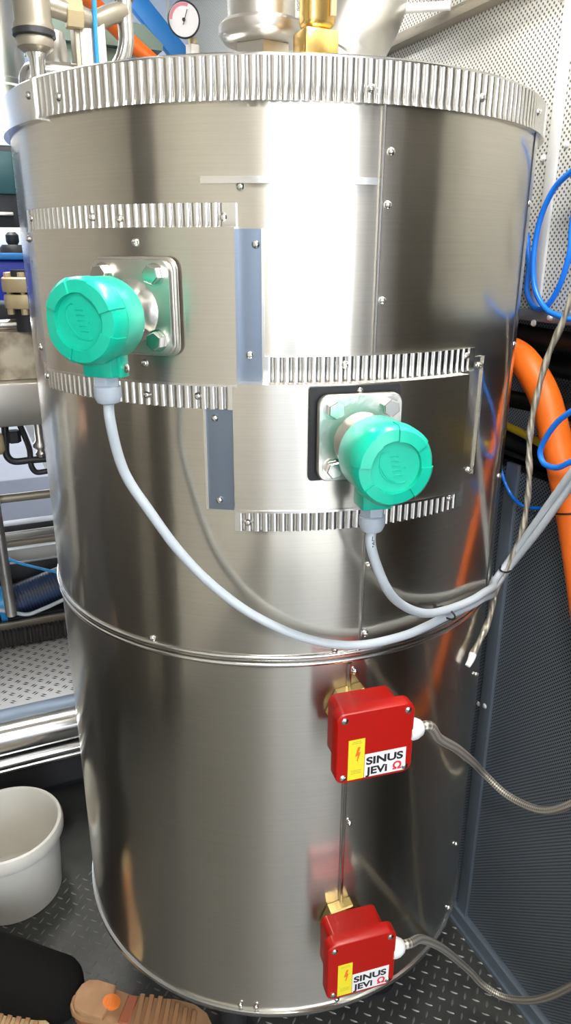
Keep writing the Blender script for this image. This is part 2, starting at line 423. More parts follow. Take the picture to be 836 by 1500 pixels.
def bead(bm, z, r, rr):
    n = 8; prof = [(r + rr * math.cos(2 * PI * k / n), z + rr * math.sin(2 * PI * k / n)) for k in range(n + 1)]
    rings = [[bm.verts.new(cp(360 * s / SEG, a, b)) for s in range(SEG)] for a, b in prof[:-1]]
    for i in range(n):
        for s in range(SEG): bm.faces.new((rings[i][s], rings[i][(s + 1) % SEG], rings[(i + 1) % n][(s + 1) % SEG], rings[(i + 1) % n][s]))
bead(bmj, 1.033, RT, .0042); bead(bmj, 1.021, RT - .001, .0042)
obj('joint_bead', bmj, M['strip'], tank, 80)
# crimped band round the top
obj('ribbed_band', ribbed(-180, 180, 1.722, ZT - .002, RT - .002, RT + .0065, .0118, .0040, .0028, (-68, 46)), M['strip'], tank, 60)
obj('band_end', patch(-69.2, -68.2, 1.72, ZT - .001, RT, RT + .0095), M['strip'], tank)
obj('band_end', patch(46.5, 47.5, 1.72, ZT - .001, RT, RT + .009), M['strip'], tank)
# sheet seams: overlapped folded edges
def seam(az, z0, z1, wd=.85):
    bm = bmesh.new(); n = 10; rows = []
    prof = [(0, -.001), (0, .0025), (wd * .25, .0042), (wd * .6, .0042), (wd * .85, .0025), (wd, -.001)]
    for z in (z0, z1): rows.append([bm.verts.new(cp(az + a, RT + r, z)) for a, r in prof])
    for k in range(len(prof)): bm.faces.new((rows[0][k], rows[0][(k + 1) % len(prof)], rows[1][(k + 1) % len(prof)], rows[1][k]))
    bm.faces.new(rows[0]); bm.faces.new(rows[1][::-1]); return bm
obj('jacket_seam', seam(-5.6, 1.452, 1.722), M['strip'], tank)
obj('jacket_seam', seam(-5.75, 1.037, 1.224), M['strip'], tank)
obj('jacket_seam', seam(-7.9, .345, 1.016, 1.0), M['strip'], tank)
obj('jacket_seam', patch(39.8, 40.1, 1.037, 1.722, RT - .001, RT + .0012), M['darksteel'], tank)
obj('jacket_seam', patch(-34.7, -6.0, 1.640, 1.6475, RT, RT + .005), M['strip'], tank).name = 'jacket_lip'

# screws on the tank
scr_bm = lathe(bmesh.new(), [(.0048, -.001), (.0048, .0012), (.0040, .0028), (.0022, .0038), (.0001, .0041)], 12)
box(scr_bm, (0, 0, .0040), (.0052, .0009, .0006)); box(scr_bm, (0, 0, .0040), (.0009, .0052, .0006))
scr = obj('screw', scr_bm, M['screw'], tank)
first = [True]
def screw(az, z, r, parent):
    m = TM(az, r, z) @ Matrix.Rotation(random.random() * 3, 4, 'Z')
    if first[0]: first[0] = False; q = scr; q.parent = parent; q.matrix_local = m
    else: q = again(scr, parent, mtx=m)
    return q
for az, z in ((-3.55, 1.6754), (-3.71, 1.6199), (-3.88, 1.5137), (-4.1, 1.2), (-4.2, 1.1654), (-4.2, 1.0595), (40.9, 1.634), (40.9, 1.4388),
              (40.2, 1.2331), (38.5, .873), (38.3, .6906), (36.5, .5052), (36.0, .3471), (-28.3, 1.637), (-49.25, 1.0416), (-10.74, 1.0405), (-6.35, 1.0405),
              (-6.2, 1.0), (-5.92, .725), (-7.43, .3399), (-27.75, .3394), (-31.69, .3402)): screw(az, z, RT, tank)
for az, z in ((-70.95, 1.7482), (-61.43, 1.7386), (-7.89, 1.7351), (13.96, 1.7391), (36.0, 1.7435), (47.9, 1.738)): screw(az, z, RT + .006, tank)
# legs under the tank
leg0 = None
for k in range(4):
    a = R(45 + 90 * k); m = Matrix.Translation((.24 * math.cos(a), .24 * math.sin(a), 0))
    if leg0 is None: leg0 = obj('leg', L([(.05, 0), (.05, .012), (.028, .014), (.028, ZB + .004), (.0, ZB + .004)], 20), M['darksteel'], tank); leg0.matrix_local = m
    else: again(leg0, mtx=m)

# insulated cover boxes (parts), each with panel, crimped strips, flanges and screws (sub-parts)
RC = .425
def cover(az0, az1, z0, z1, strips, flanges, scr_s, scr_f, scr_c, lip):
    c = part_empty('cover_box', tank)
    bm = patch(az0, az1, z0, z1, RT - .002, RC)
    obj('panel', bm, M['cover'], c)
    for a0, a1, b0, b1, am in strips: obj('ribbed_strip', ribbed(a0, a1, b0, b1, RT - .001, RT + .0065, .0112, am[0], am[1], (a0 + 1.0, a1 - 1.6)), M['strip'], c, 60)
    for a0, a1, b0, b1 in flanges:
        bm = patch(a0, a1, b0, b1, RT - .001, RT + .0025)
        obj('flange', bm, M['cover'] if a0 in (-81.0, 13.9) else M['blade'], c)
    for a0, a1, b0, b1 in lip: obj('folded_edge', patch(a0, a1, b0, b1, RT + .004, RC + .0015), M['strip'], c)
    for a, z in scr_s: screw(a, z, RT + .005, c)
    for a, z in scr_f: screw(a, z, RT + .0025, c)
    for a, z in scr_c: screw(a, z, RC, c)
    return c
c1 = cover(-69.3, -28.9, 1.419, 1.594,
      [(-77.7, -29.0, 1.5935, 1.620, (.0036, .0030)), (-77.5, -29.0, 1.386, 1.4195, (.0030, .0036))],
      [(-28.9, -24.9, 1.4195, 1.593), (-81.0, -69.3, 1.419, 1.594)],
      [(-75.6, 1.6093), (-55.76, 1.6071), (-49.71, 1.6048), (-31.05, 1.605), (-76.29, 1.4011), (-46.41, 1.3979), (-36.38, 1.4005)],
      [(-81.0 + 1.2, 1.5844), (-25.9, 1.5762), (-27.09, 1.4514), (-79.6, 1.4385)], [(-45, 1.578), (-44.64, 1.4406)],
      [(-69.3, -28.9, 1.4165, 1.4195)])
c2 = cover(-29.7, 13.8, 1.2605, 1.4195,
      [(-24.8, 18.2, 1.4205, 1.4495, (.0036, .0030)), (-30.2, 18.4, 1.2265, 1.2600, (.0030, .0036))],
      [(-35.1, -29.8, 1.2525, 1.3965), (13.9, 21.9, 1.268, 1.436)],
      [(-27.83, 1.2374), (-10.72, 1.4394), (15.74, 1.4398), (14.34, 1.2436)],
      [(-33.51, 1.3734), (-33.08, 1.2657), (20.73, 1.4239), (20.53, 1.2758)], [(-8.87, 1.4108)],
      [(-29.7, 13.8, 1.2575, 1.2605)])
# edge returns (thin bright folds) of the flanges
obj('flange_fold', patch(-25.0, -24.5, 1.4195, 1.593, RT, RT + .0055), M['strip'], c1)
obj('flange_fold', patch(21.9, 22.4, 1.268, 1.436, RT, RT + .0055), M['strip'], c2)
obj('flange_fold', patch(-35.6, -35.1, 1.2525, 1.3965, RT, RT + .005), M['strip'], c2)

# ------------------------------------------------------------------ level transmitters
def hexbolt(parent, x, y, z, name='bolt', dup=[None]):
    m = Matrix.Translation((x, y, z)) @ Matrix.Rotation(random.random(), 4, 'Z')
    if dup[0] is None:
        bm = lathe(bmesh.new(), [(.0128, 0), (.0128, .0022), (.008, .0022)], 20)
        hexa(bm, .0185, .0022, .0128, .10)
        dup[0] = obj(name, bm, M['bolt'], parent); dup[0].matrix_local = m
    else: again(dup[0], parent, mtx=m)
def transmitter(label, az, z, body, double, tilt, off):
    t = thing('level_transmitter', label, 'transmitter', TM(az, .44, z), 'green level transmitters')
    if double: obj('gasket_gap_shade', rrect(bmesh.new(), .104, .104, .012, -.0150, -.0125), M['darksteel'], t)
    else: obj('gasket_gap_shade', rrect(bmesh.new(), .116, .116, .004, -.0148, -.0125, -.003, .003), M['black'], t)  # black slab stands in for the shadowed gap around the plate
    obj('mounting_flange', rrect(bmesh.new(), .106, .106, .013, -.008, 0, bev=.0015), M['cast'], t)
    if double: obj('mounting_flange', rrect(bmesh.new(), .114, .112, .014, -.0125, -.009, bev=.001), M['cast'], t)
    else: obj('spacer', rrect(bmesh.new(), .085, .085, .01, -.0125, -.008), M['darksteel'], t)
    for sx in (-1, 1):
        for sy in (-1, 1): hexbolt(t, sx * .0345, sy * .0365, 0)
    h0, h1 = body           # housing starts / cover face
    OF = Matrix.Translation((off[0], off[1], 0)); OFN = Matrix.Translation((off[0] * .5, off[1] * .5, 0))
    obj('neck', L([(.036, 0), (.030, .006), (.025, .014), (.025, h0 + .004), (.0, h0 + .004)], 32, OFN), M['cast'], t)
    hx = Matrix.Rotation(R(tilt), 4, 'Z')
    cap = h1 - .026
    obj('housing', L([(.0, h0), (.038, h0), (.0435, h0 + .003), (.0452, h0 + .008), (.0452, cap - .001), (.0425, cap), (.0, cap)], 48), M['green'], t).matrix_local = OF
    bm = L([(.0425, cap), (.0458, cap + .001), (.0458, cap + .0175), (.0425, cap + .0225), (.0300, cap + .0245), (.0292, cap + .0205), (.0, cap + .0205)], 64)
    cv = obj('screw_cover', bm, M['green'], t); cv.matrix_local = OF
    for k in range(4):      # raised gripping arcs on the front ring and at the rim
        bm = bmesh.new(); a0 = tilt + 90 * k; rows = []
        for i in range(11):
            a = R(a0 + 52 * i / 10)
            rows.append([bm.verts.new((r * math.cos(a), r * math.sin(a), zz)) for r, zz in ((.0295, cap + .020), (.0296, cap + .0268), (.0420, cap + .0252), (.0466, cap + .0195), (.0472, cap + .003), (.0452, cap + .002))])
        for a, b in zip(rows, rows[1:]):
            for q in range(6): bm.faces.new((a[q], a[(q + 1) % 6], b[(q + 1) % 6], b[q]))
        bm.faces.new(rows[0]); bm.faces.new(rows[-1][::-1])
        obj('grip_arc', bm, M['green'], cv)
    bm = bmesh.new()        # moulded oval emblem, low relief
    zc = cap + .0206
    el = [(.023 * math.cos(R(a)) * .95, .014 * math.sin(R(a)), zc) for a in range(150, 365, 12)]
    rt = Matrix.Rotation(R(-48), 4, 'Z')
    tube(bm, [rt @ Vector(p) for p in el], .0009, 6, n=2)
    tube(bm, [rt @ Vector((.020 * math.cos(R(a)), .0165 * math.sin(R(a)) , zc)) for a in range(205, 330, 12)], .0008, 6, n=2)
    for k in range(5):
        tube(bm, [(-.006 + .0012 * k, .012 - .0055 * k, zc), (-.001 + .0012 * k, .0128 - .0055 * k, zc), (.004 + .0012 * k, .0118 - .0055 * k, zc)], .0008, 6, n=2)
    tube(bm, [(.009, -.002, zc), (.012, .001, zc), (.013, -.003, zc)], .0007, 6, n=2)
    obj('emblem', bm, M['green'], cv)
    # conduit entry below, lug with screw, cable gland
    ym = h0 + .021
    obj('conduit_entry', B((0, -.054, ym), (.038, .034, .034), None, .003), M['green'], t)
    lug = obj('earth_lug', B((.017, -.052, ym - .004), (.012, .040, .016), None, .002), M['green'], t)
    sb = L([(.0055, 0), (.0055, .003), (.003, .0045), (.0, .0045)], 12, axis_m((.0225, -.062, ym - .004), (1, 0, 0)))
    obj('earth_screw', sb, M['screw'], lug)
    dn = axis_m((0, -.070, ym), (0, -1, 0))
    bm = hexa(bmesh.new(), .026, 0, .012, .08, dn)
    g = obj('cable_gland', bm, M['gland'], t)
    obj('gland_nut', L([(.0128, .011), (.0155, .013), (.0155, .024), (.0125, .031), (.0075, .033), (.0, .033)], 24, dn), M['gland'], g)
    return t
t1 = transmitter('green round transmitter head on the upper left cover of the tank', -45.2, 1.507, (.038, .102), True, 18, (0, -.009))
t2 = transmitter('green round transmitter head on the lower right cover of the tank', -9.2, 1.3565, (.030, .104), False, 35, (.005, -.010))

# ------------------------------------------------------------------ immersion heaters (red boxes)
def font(txt, size, m, parent, mtx, sx=1.0, bold=.0006, shear=0.0, name='lettering'):
    cu = bpy.data.curves.new(name, 'FONT'); cu.body = txt; cu.size = size; cu.extrude = .00012; cu.offset = bold; cu.shear = shear
    cu.materials.append(m); o = bpy.data.objects.new(name, cu); C.objects.link(o); o.parent = parent
    dg = bpy.context.evaluated_depsgraph_get(); me = bpy.data.meshes.new_from_object(o.evaluated_get(dg))
    bpy.data.objects.remove(o); bpy.data.curves.remove(cu)
    o = bpy.data.objects.new(name, me); C.objects.link(o); o.parent = parent
    o.matrix_local = mtx @ Matrix.Diagonal((sx, 1, 1, 1)); return o
def heater(label, az, z):
    t = thing('immersion_heater', label, 'heater', TM(az, RT - .004, z), 'red heater boxes')
    bm = hexa(bmesh.new(), .066, .002, .022, .05, rot=8); hexa(bm, .056, .022, .038, .06, rot=30)
    obj('hex_plug', bm, M['brass'], t)
    obj('housing', rrect(bmesh.new(), .092, .092, .010, .036, .080), M['red'], t)
    ld = obj('lid', rrect(bmesh.new(), .112, .112, .013, .079, .0985, bev=.002), M['red'], t)
    zf = .0985
    s0 = None
    for sx in (-1, 1):
        for sy in (-1, 1):
            if s0 is None:
                bm = L([(.0050, -.001), (.0050, .001), (.003, .0022), (.0001, .0024)], 14); box(bm, (0, 0, .0023), (.007, .0012, .0006))
                s0 = obj('lid_screw', bm, M['screw'], t); s0.matrix_local = Matrix.Translation((sx * .0455, sy * .0455, zf)) @ Matrix.Rotation(.6, 4, 'Z')
            else: again(s0, mtx=Matrix.Translation((sx * .0455, sy * .0455, zf)) @ Matrix.Rotation(random.random() * 3, 4, 'Z'))
    yl = obj('warning_sticker', B2((-.0390, -.0510, zf), (-.0155, .0135, zf + .0005)), M['yellow'], t)
    bolt = [(-.0255, .0010), (-.0220, .0010), (-.0245, -.0080), (-.0215, -.0070), (-.0258, -.0230), (-.0255, -.0215), (-.0275, -.0190), (-.0262, -.0195), (-.0250, -.0120), (-.0290, -.0135)]
    obj('lightning_mark', prism(bmesh.new(), bolt, zf + .0005, zf + .0009), M['orangeink'], yl)
    bm = bmesh.new()
    for yy, ww in ((.0100, .013), (.0075, .015), (-.036, .016), (-.0385, .013), (-.0410, .015)): box(bm, (-.0272, yy, zf + .0006), (ww, .0009, .0003))
    obj('fine_print', bm, mat('faint_print', (.55, .45, .05), .5) if 'faint_print' not in bpy.data.materials else bpy.data.materials['faint_print'], yl)
    npz = zf + .0005
    np_ = obj('nameplate', B2((-.0148, -.0510, zf), (.0460, -.0135, npz)), M['labelwhite'], t)
    font('SINUS', .0165, M['ink'], np_, Matrix.Translation((-.0126, -.0306, npz)), 1.24, .0006)
    font('JEVi', .0165, M['ink'], np_, Matrix.Translation((-.0108, -.0470, npz)), 1.16, .0006)
    font('\u03a9', .0165, M['redink'], np_, Matrix.Translation((.0268, -.0470, npz)), 1.1, .0006)
    gl = axis_m((.055, .004, .086), (1, -.05, 0))
    obj('cable_gland', L([(.0150, -.002), (.0158, .003), (.0150, .010), (.0110, .018), (.0072, .021), (.0, .021)], 24, gl), M['white'], t)
    return t
h1 = heater('upper red junction box with warning sticker on the tank front', -7.0, .945)
h2 = heater('lower red junction box near the bottom rim of the tank', -7.3, .535)

# ------------------------------------------------------------------ cables on and beside the tank
def gland_exit(t, h0): return t.matrix_world @ Vector((0, -.100, h0 + .021)), t.matrix_world @ Vector((0, -.12, h0 + .021))
bpy.context.view_layer.update()
a, b = gland_exit(t1, .038)
k1 = obj('signal_cable', TB([a, b, (-.340, -.340, 1.318), (-.312, -.344, 1.263), (-.279, -.350, 1.207), (-.241, -.359, 1.158), (-.190, -.376, 1.111),
          (-.120, -.399, 1.071), (-.053, -.414, 1.054), (.024, -.416, 1.053), (.062, -.410, 1.055), (.112, -.398, 1.058), (.175, -.375, 1.053), (.212, -.354, 1.047), (.262, -.316, 1.027), (.302, -.276, 1.015), (.332, -.266, 1.034), (.35, -.315, 1.131), (.36, -.359, 1.219), (.366, -.405, 1.30), (.39, -.47, 1.38)], .0062, 12), M['greycable'])
tag(k1, 'long grey cable drooping from the upper left green transmitter', 'cable', 'grey signal cables')
a, b = gland_exit(t2, .030)
k2 = obj('signal_cable', TB([a, b, (-.050, -.478, 1.172), (-.005, -.452, 1.124), (.050, -.430, 1.090), (.102, -.410, 1.076), (.169, -.381, 1.065), (.207, -.360, 1.060), (.262, -.318, 1.042), (.302, -.275, 1.027), (.332, -.264, 1.046), (.35, -.310, 1.149), (.355, -.360, 1.24), (.362, -.405, 1.32), (.385, -.47, 1.40)], .0062, 12), M['greycable'])
tag(k2, 'short grey cable hanging from the lower right green transmitter', 'cable', 'grey signal cables')
mk = bmesh.new(); t2m = t2.matrix_world; fz = .030 + .021 + .0060
for pts in ([(-.0005, -.1075, fz), (-.0010, -.1130, fz)], [(-.0010, -.1130, fz), (.0018, -.1132, fz)], [(.0020, -.1150, fz), (-.0006, -.1165, fz), (.0020, -.1180, fz)], [(.0002, -.1195, fz), (.0004, -.1215, fz)]):
    tube(mk, [t2m @ Vector(q) for q in pts], .0006, 6, n=2)
obj('cable_print', mk, M['ink'], k2)
for nm, p, d in (('cable_tie', (.103, -.406, 1.068), (1, .25, .12)), ('cable_tie', (.3305, -.267, 1.042), (.15, -.35, 1))):
    m = axis_m(p, d)
    bm = bmesh.new(); ring = [(.0160 * math.cos(R(q)), .0085 * math.sin(R(q)), 0) for q in range(0, 361, 20)]
    tube(bm, [m @ Vector(q) for q in ring], .0016, 6, n=2); box(bm, m @ Vector((.016, 0, 0)), (.006, .005, .006), m.to_3x3(), .001)
    obj(nm, bm, M['black'], k1)

wp = [(.385, -.33, 1.62), (.38, -.299, 1.525), (.37, -.297, 1.5), (.365, -.287, 1.458), (.36, -.274, 1.415), (.355, -.268, 1.365), (.35, -.265, 1.302), (.35, -.268, 1.256), (.35, -.276, 1.21), (.35, -.278, 1.149),
      (.345, -.278, 1.106), (.335, -.270, 1.052), (.318, -.268, 1.015), (.288, -.292, 1.0), (.262, -.318, .985), (.236, -.335, .965), (.205, -.352, .945)]
wire = obj('twisted_wire', TB(wp, .0052, 10, rad=lambda t, s: 1 + .16 * math.sin(s * 2 * PI / .055), n=10), M['wire'])
tag(wire, 'twisted grey wire hanging down beside the right edge of the tank', 'wire')
obj('frayed_end', TB([(.2055, -.352, .945), (.198, -.357, .937), (.190, -.360, .930)], .0066, 10, rad=lambda t, s: 1 - .3 * t), M['labelwhite'], wire)

def heater_exit(t, d): return t.matrix_world @ Vector((.055 + .018 + d, .004 - .05 * d, .086))
b1 = obj('braided_cable', TB([heater_exit(h1, 0), heater_exit(h1, .012), (.054, -.475, .911), (.108, -.449, .858), (.182, -.399, .776), (.26, -.330, .685), (.33, -.268, .602), (.36, -.307, .569), (.37, -.387, .593), (.37, -.453, .661), (.37, -.50, .745), (.37, -.58, .88)], .0072, 14), M['braid'])
tag(b1, 'metal braided cable curving away from the upper red junction box', 'cable', 'braided heater cables')
b2 = obj('braided_cable', TB([heater_exit(h2, 0), heater_exit(h2, .012), (.060, -.466, .505), (.126, -.431, .420), (.182, -.396, .335), (.235, -.365, .252), (.29, -.349, .17), (.325, -.350, .118), (.352, -.378, .105), (.37, -.442, .164), (.38, -.513, .284), (.38, -.57, .42), (.38, -.65, .6)], .0072, 14), M['braid'])
tag(b2, 'metal braided cable curving down from the lower red junction box', 'cable', 'braided heater cables')

# ------------------------------------------------------------------ beside the right wall
oh = obj('orange_hose', TB([(.50, .02, 1.36), (.462, -.05, 1.387), (.425, -.12, 1.396), (.411, -.172, 1.382), (.41, -.222, 1.338), (.41, -.262, 1.272), (.41, -.305, 1.19), (.41, -.342, 1.105), (.41, -.384, .995), (.41, -.425, .88), (.41, -.49, .74), (.41, -.58, .62), (.41, -.68, .56)], .0262, 20), M['orange'])
tag(oh, 'thick orange hose coming out of the dark wall recess right of the tank', 'hose')
bm = bmesh.new(); m = axis_m((.41, -.320, 1.155), (0, -.42, -.9))
tube(bm, [m @ Vector((.0272 * math.cos(R(q)), .0272 * math.sin(R(q)), .004 * math.sin(R(q)))) for q in range(0, 361, 20)], .0018, 6, n=2)
obj('cable_tie', bm, M['black'], oh)
for pts, lab in (([(.425, -.30, 1.735), (.42, -.25, 1.712), (.42, -.21, 1.69), (.42, -.178, 1.669), (.42, -.153, 1.624), (.42, -.147, 1.559), (.42, -.161, 1.508), (.42, -.193, 1.478), (.42, -.227, 1.469), (.42, -.252, 1.466), (.42, -.32, 1.47), (.43, -.42, 1.5)], 'bright blue tube in a big loop against the white perforated wall'),
                 ([(.432, -.22, 1.70), (.432, -.214, 1.611), (.432, -.217, 1.57), (.432, -.2, 1.51), (.432, -.174, 1.479), (.432, -.149, 1.479), (.432, -.126, 1.505), (.432, -.124, 1.545), (.432, -.11, 1.60)], 'blue tube curving behind the big blue loop, close to the wall'),
                 ([(.37, -.43, 1.38), (.365, -.385, 1.365), (.36, -.338, 1.335), (.36, -.311, 1.311), (.36, -.293, 1.284), (.36, -.283, 1.256), (.36, -.294, 1.240), (.36, -.324, 1.240), (.36, -.355, 1.259), (.37, -.42, 1.30)], 'small blue tube loop in front of the orange hose'),
                 ([(.43, -.10, 1.19), (.425, -.137, 1.146), (.425, -.164, 1.127), (.425, -.193, 1.122), (.432, -.237, 1.131), (.435, -.30, 1.15), (.435, -.4, 1.165)], 'thin blue tube low on the lower wall panel behind the orange hose')):
    tag(obj('blue_tube', TB(pts, .0048 if 'thin' not in lab else .0036, 12), M['blue']), lab, 'tube', 'blue air tubes')
for k, (x, z, r, lab) in enumerate(((.49, 1.425, .018, 'topmost black hose lying in the dark wall recess'), (.54, 1.36, .022, 'black hose at the back of the wall recess'), (.48, 1.30, .017, 'black hose in the middle of the wall recess'), (.475, 1.215, .02, 'lowest black hose resting on the recess sill'))):
    ys = [-1.25, -.8, -.4, -.15, .1, .45]
    tag(obj('black_hose', TB([(x + .004 * math.sin(q * 9 + k), q, z + (0 if k == 3 else .006 * math.sin(q * 5 + k * 2))) for q in ys], r, 12), M['black']), lab, 'hose', 'black hoses in the wall recess')
tag(obj('yellow_cable', TB([(.462, .3, 1.25), (.458, .05, 1.256), (.452, -.1, 1.250), (.45, -.16, 1.244), (.45, -.20, 1.238), (.456, -.35, 1.236), (.46, -.8, 1.235)], .0075, 10), M['yellowcable']), 'yellow cable lying along the front of the dark wall recess', 'cable')

# rail high on the right wall
rail = thing('wall_rail', 'tan metal rail fixed along the white perforated wall above the tank', 'rail', loc=(WX, 0, 1.98))
obj('rail_channel', B2((-.028, -1.2, .0), (-.001, .43, .006), .001), M['railtan'], rail)
obj('rail_channel', B2((-.008, -1.2, .006), (-.001, .43, .030), .001), M['railtan'], rail)
obj('rail_channel', B2((-.030, -1.2, .0), (-.026, .43, .014), .001), M['railtan'], rail)
rb = None
for y in (.38, .27, .12, -.1, -.5):
    if rb is None:
        rb = obj('rail_clamp', hexa(bmesh.new(), .014, 0, .012), M['screw'], rail); rb.location = (-.017, y, .006)
    else: again(rb, loc=(-.017, y, .006))
obj('cross_pipe', cyl((-.03, .145, .022), (-.35, .42, .03), .008), M['trimw'], rail)

# ------------------------------------------------------------------ on top of the tank
ft = thing('pipe_fitting', 'stout steel pipe fitting with a wide collar on top of the tank', 'fitting', loc=(-.021, 0, ZT + .002))
obj('base_nut', L([(.030, 0), (.034, .006), (.034, .03), (.028, .036), (.0, .036)], 24), M['satin'], ft)
obj('hex_nut', hexa(bmesh.new(), .078, .034, .098, .06, rot=10), M['satin'], ft)
obj('collar', L([(.040, .096), (.058, .100), (.066, .110), (.066, .120), (.060, .126), (.0, .126)], 48), M['satin'], ft)
obj('pipe_body', L([(.052, .124), (.052, .34), (.058, .35), (.058, .42), (.0, .42)], 40), M['satin'], ft)
br = thing('brass_valve', 'square brass valve body beside the steel pipe fitting on the tank', 'valve', Matrix.Translation((.020, -.102, ZT + .002)) @ Matrix.Scale(.93, 4))
obj('inlet_nut', hexa(bmesh.new(), .030, 0, .030, .06), M['brassbright'], br)
obj('valve_body', B((0, 0, .065), (.056, .050, .078), None, .004), M['brassbright'], br)
obj('valve_stem', B((.002, 0, .19), (.050, .042, .17), None, .012, 3), M['brassbright'], br)
obj('valve_handle', B((.017, -.024, .20), (.010, .006, .16), None, .002), M['tan'], br)
du = thing('exhaust_duct', 'fat white metal duct bending behind the brass valve', 'duct', loc=(.2, .2, ZT))
obj('duct_bend', TB([(-.02, .02, .0), (-.01, .01, .10), (.04, -.01, .19), (.09, .03, .26), (.12, .10, .34), (.13, .16, .5), (.13, .18, .8)], .072, 28), M['satin'], du)
obj('duct_collar', L([(.07, .0), (.084, .004), (.084, .022), (.07, .026)], 32, axis_m((.015, 0, .135), (.5, -.15, 1))), M['satin'], du)

mf = thing('pipe_manifold', 'cluster of small steel pipes and valves on the left of the tank top', 'pipes', loc=(-.25, .27, ZT + .002))
obj('bent_pipe', TB([(.088, .03, .42), (.088, .03, .20), (.086, .03, .145), (.066, .03, .110), (.02, .03, .100), (-.065, .03, .098), (-.085, .03, .09), (-.09, .02, .04), (-.09, .02, 0)], .0135, 14), M['stain'], mf)
obj('pipe_collar', L([(.012, 0), (.0175, .002), (.0175, .012), (.012, .014)], 18, Matrix.Translation((.088, .03, .215))), M['satin'], mf)
obj('vertical_pipe', L([(.014, 0), (.014, .05), (.011, .06), (.013, .10), (.018, .112), (.0, .112)], 18, Matrix.Translation((-.075, -.02, 0))), M['stain'], mf)
vb = obj('valve_body', L([(.018, .11), (.029, .118), (.031, .128), (.029, .132), (.033, .138), (.033, .150), (.030, .155), (.030, .24), (.0, .24)], 24, Matrix.Translation((-.075, -.02, 0))), M['railtan'], mf)
obj('valve_ring', L([(.0315, .132), (.0345, .134), (.0345, .142), (.0315, .144)], 24, Matrix.Translation((-.075, -.02, 0))), M['darksteel'], vb)
obj('cross_pipe', TB([(-.05, -.01, .185), (0, .0, .178), (.03, .01, .175), (.06, .02, .19), (.085, .03, .2)], .016, 14), M['railtan'], mf)
obj('union_nut', hexa(bmesh.new(), .040, -.014, .014, .08, axis_m((-.005, .0, .178), (1, 0, 0))), M['tan'], mf)
obj('bracket', B2((.002, .0, 0), (.046, .012, .17), .002), M['satin'], mf)
obj('bracket', B2((-.006, .0, 0), (.002, .05, .17), .001), M['railtan'], mf)
obj('support_tube', L([(.026, 0), (.026, .12), (.020, .17), (.0, .17)], 20, Matrix.Translation((-.03, .09, 0))), M['satin'], mf)
obj('flat_base', B2((-.035, .04, 0), (.09, .09, .02), .004), M['stain'], mf)
tag(obj('blue_line', TB([(-.224, .262, ZT + .002), (-.223, .262, 1.885), (-.2215, .262, 1.95), (-.219, .26, 2.03), (-.216, .26, 2.25)], .004, 8), M['cyan']), 'thin light blue line running up in front of the steel bracket', 'cable')

# ------------------------------------------------------------------ behind the tank
ga = thing('pressure_gauge', 'round white pressure gauge with a red zone behind the tank', 'gauge', axis_m((.124, .90, 2.129), (-.30, -.93, -.20)) @ Matrix.Scale(.88, 4))
obj('case', L([(.0, -.036), (.040, -.036), (.047, -.03), (.047, .004), (.044, .006), (.043, .002), (.0, .002)], 40), M['darksteel'], ga)
obj('dial', L([(.0, .0022), (.0425, .0022), (.0425, .003), (.0, .003)], 40), M['dial'], ga)
bm = bmesh.new(); bmr = []
for i in range(13):
    a = R(70 + 110 * i / 12); bmr.append([bm.verts.new((r * math.cos(a), r * math.sin(a), z)) for r, z in ((.033, .003), (.033, .0034), (.041, .0034), (.041, .003))])
for p, q in zip(bmr, bmr[1:]):
    for k in range(4): bm.faces.new((p[k], p[(k + 1) % 4], q[(k + 1) % 4], q[k]))
obj('red_zone', bm, M['pink'], ga)
bm = B((.004, .006, .0045), (.0022, .040, .001), Matrix.Rotation(R(-20), 3, 'Z')); lathe(bm, [(.005, .003), (.005, .0055), (.0, .0055)], 12)
obj('needle', bm, M['ink'], ga)
gm = ga.matrix_world.inverted()
ps = obj('gauge_stem', cyl((.158, .94, 2.10), (.158, .94, 1.2), .012, 14), M['tan'], ga); ps.matrix_local = gm
ps2 = obj('stem_nut', hexa(bmesh.new(), .034, 0, .03, .08, Matrix.Translation((.158, .94, 2.055))), M['satin'], ga); ps2.matrix_local = gm
sup = obj('gauge_foot', B2((.12, .90, 0), (.20, .98, 1.21), .004), M['darksteel'], ga); sup.matrix_local = gm

sb = bmesh.new(); p0, p1 = Vector((-.14, 1.4, 2.56)), Vector((.62 - .2, 1.4, 2.0))
d = p1 - p0; an = math.atan2(d.z, d.x)
box(sb, (p0 + p1) / 2, (d.length, .03, .058), Matrix.Rotation(-an, 3, 'Y'), .003)
tag(obj('blue_strut', sb, M['strut']), 'slanting blue painted strut in front of the pale blue wall', 'strut')
gb = thing('motor_housing', 'grey green housing with a peaked lid behind the tank top', 'housing', loc=(0, 1.3, 0))
obj('housing_box', B2((-.20, -.08, 1.55), (.125, .12, 2.125), .006), M['greenbox'], gb)
hp = bmesh.new(); hv = [(-.22, 2.125), (.145, 2.125), (.148, 2.14), (.095, 2.185), (-.22, 2.21)]
prism(hp, hv, -.10, .14); bmesh.ops.transform(hp, matrix=Matrix(((1, 0, 0, 0), (0, 0, 1, 0), (0, 1, 0, 0), (0, 0, 0, 1))), verts=hp.verts)
obj('peaked_lid', hp, M['greenbox'], gb)
obj('pedestal', B2((-.03, -.06, 0), (.10, .10, 1.55)), M['darksteel'], gb)
tag(obj('orange_pipe', TB([(-.10, 1.05, 2.20), (.009, 1.1, 2.13), (.036, 1.1, 2.109), (.1, 1.1, 2.062), (.18, 1.1, 1.98), (.22, 1.1, 1.7), (.22, 1.1, .9), (.23, 1.1, .02)], .021, 14), M['orange']), 'orange hose slanting down behind the left pipes on the tank', 'hose')
hk = thing('wall_hook', 'dark coat hook hanging on the pale blue back wall', 'hook', loc=(.475, 1.9, 2.40))
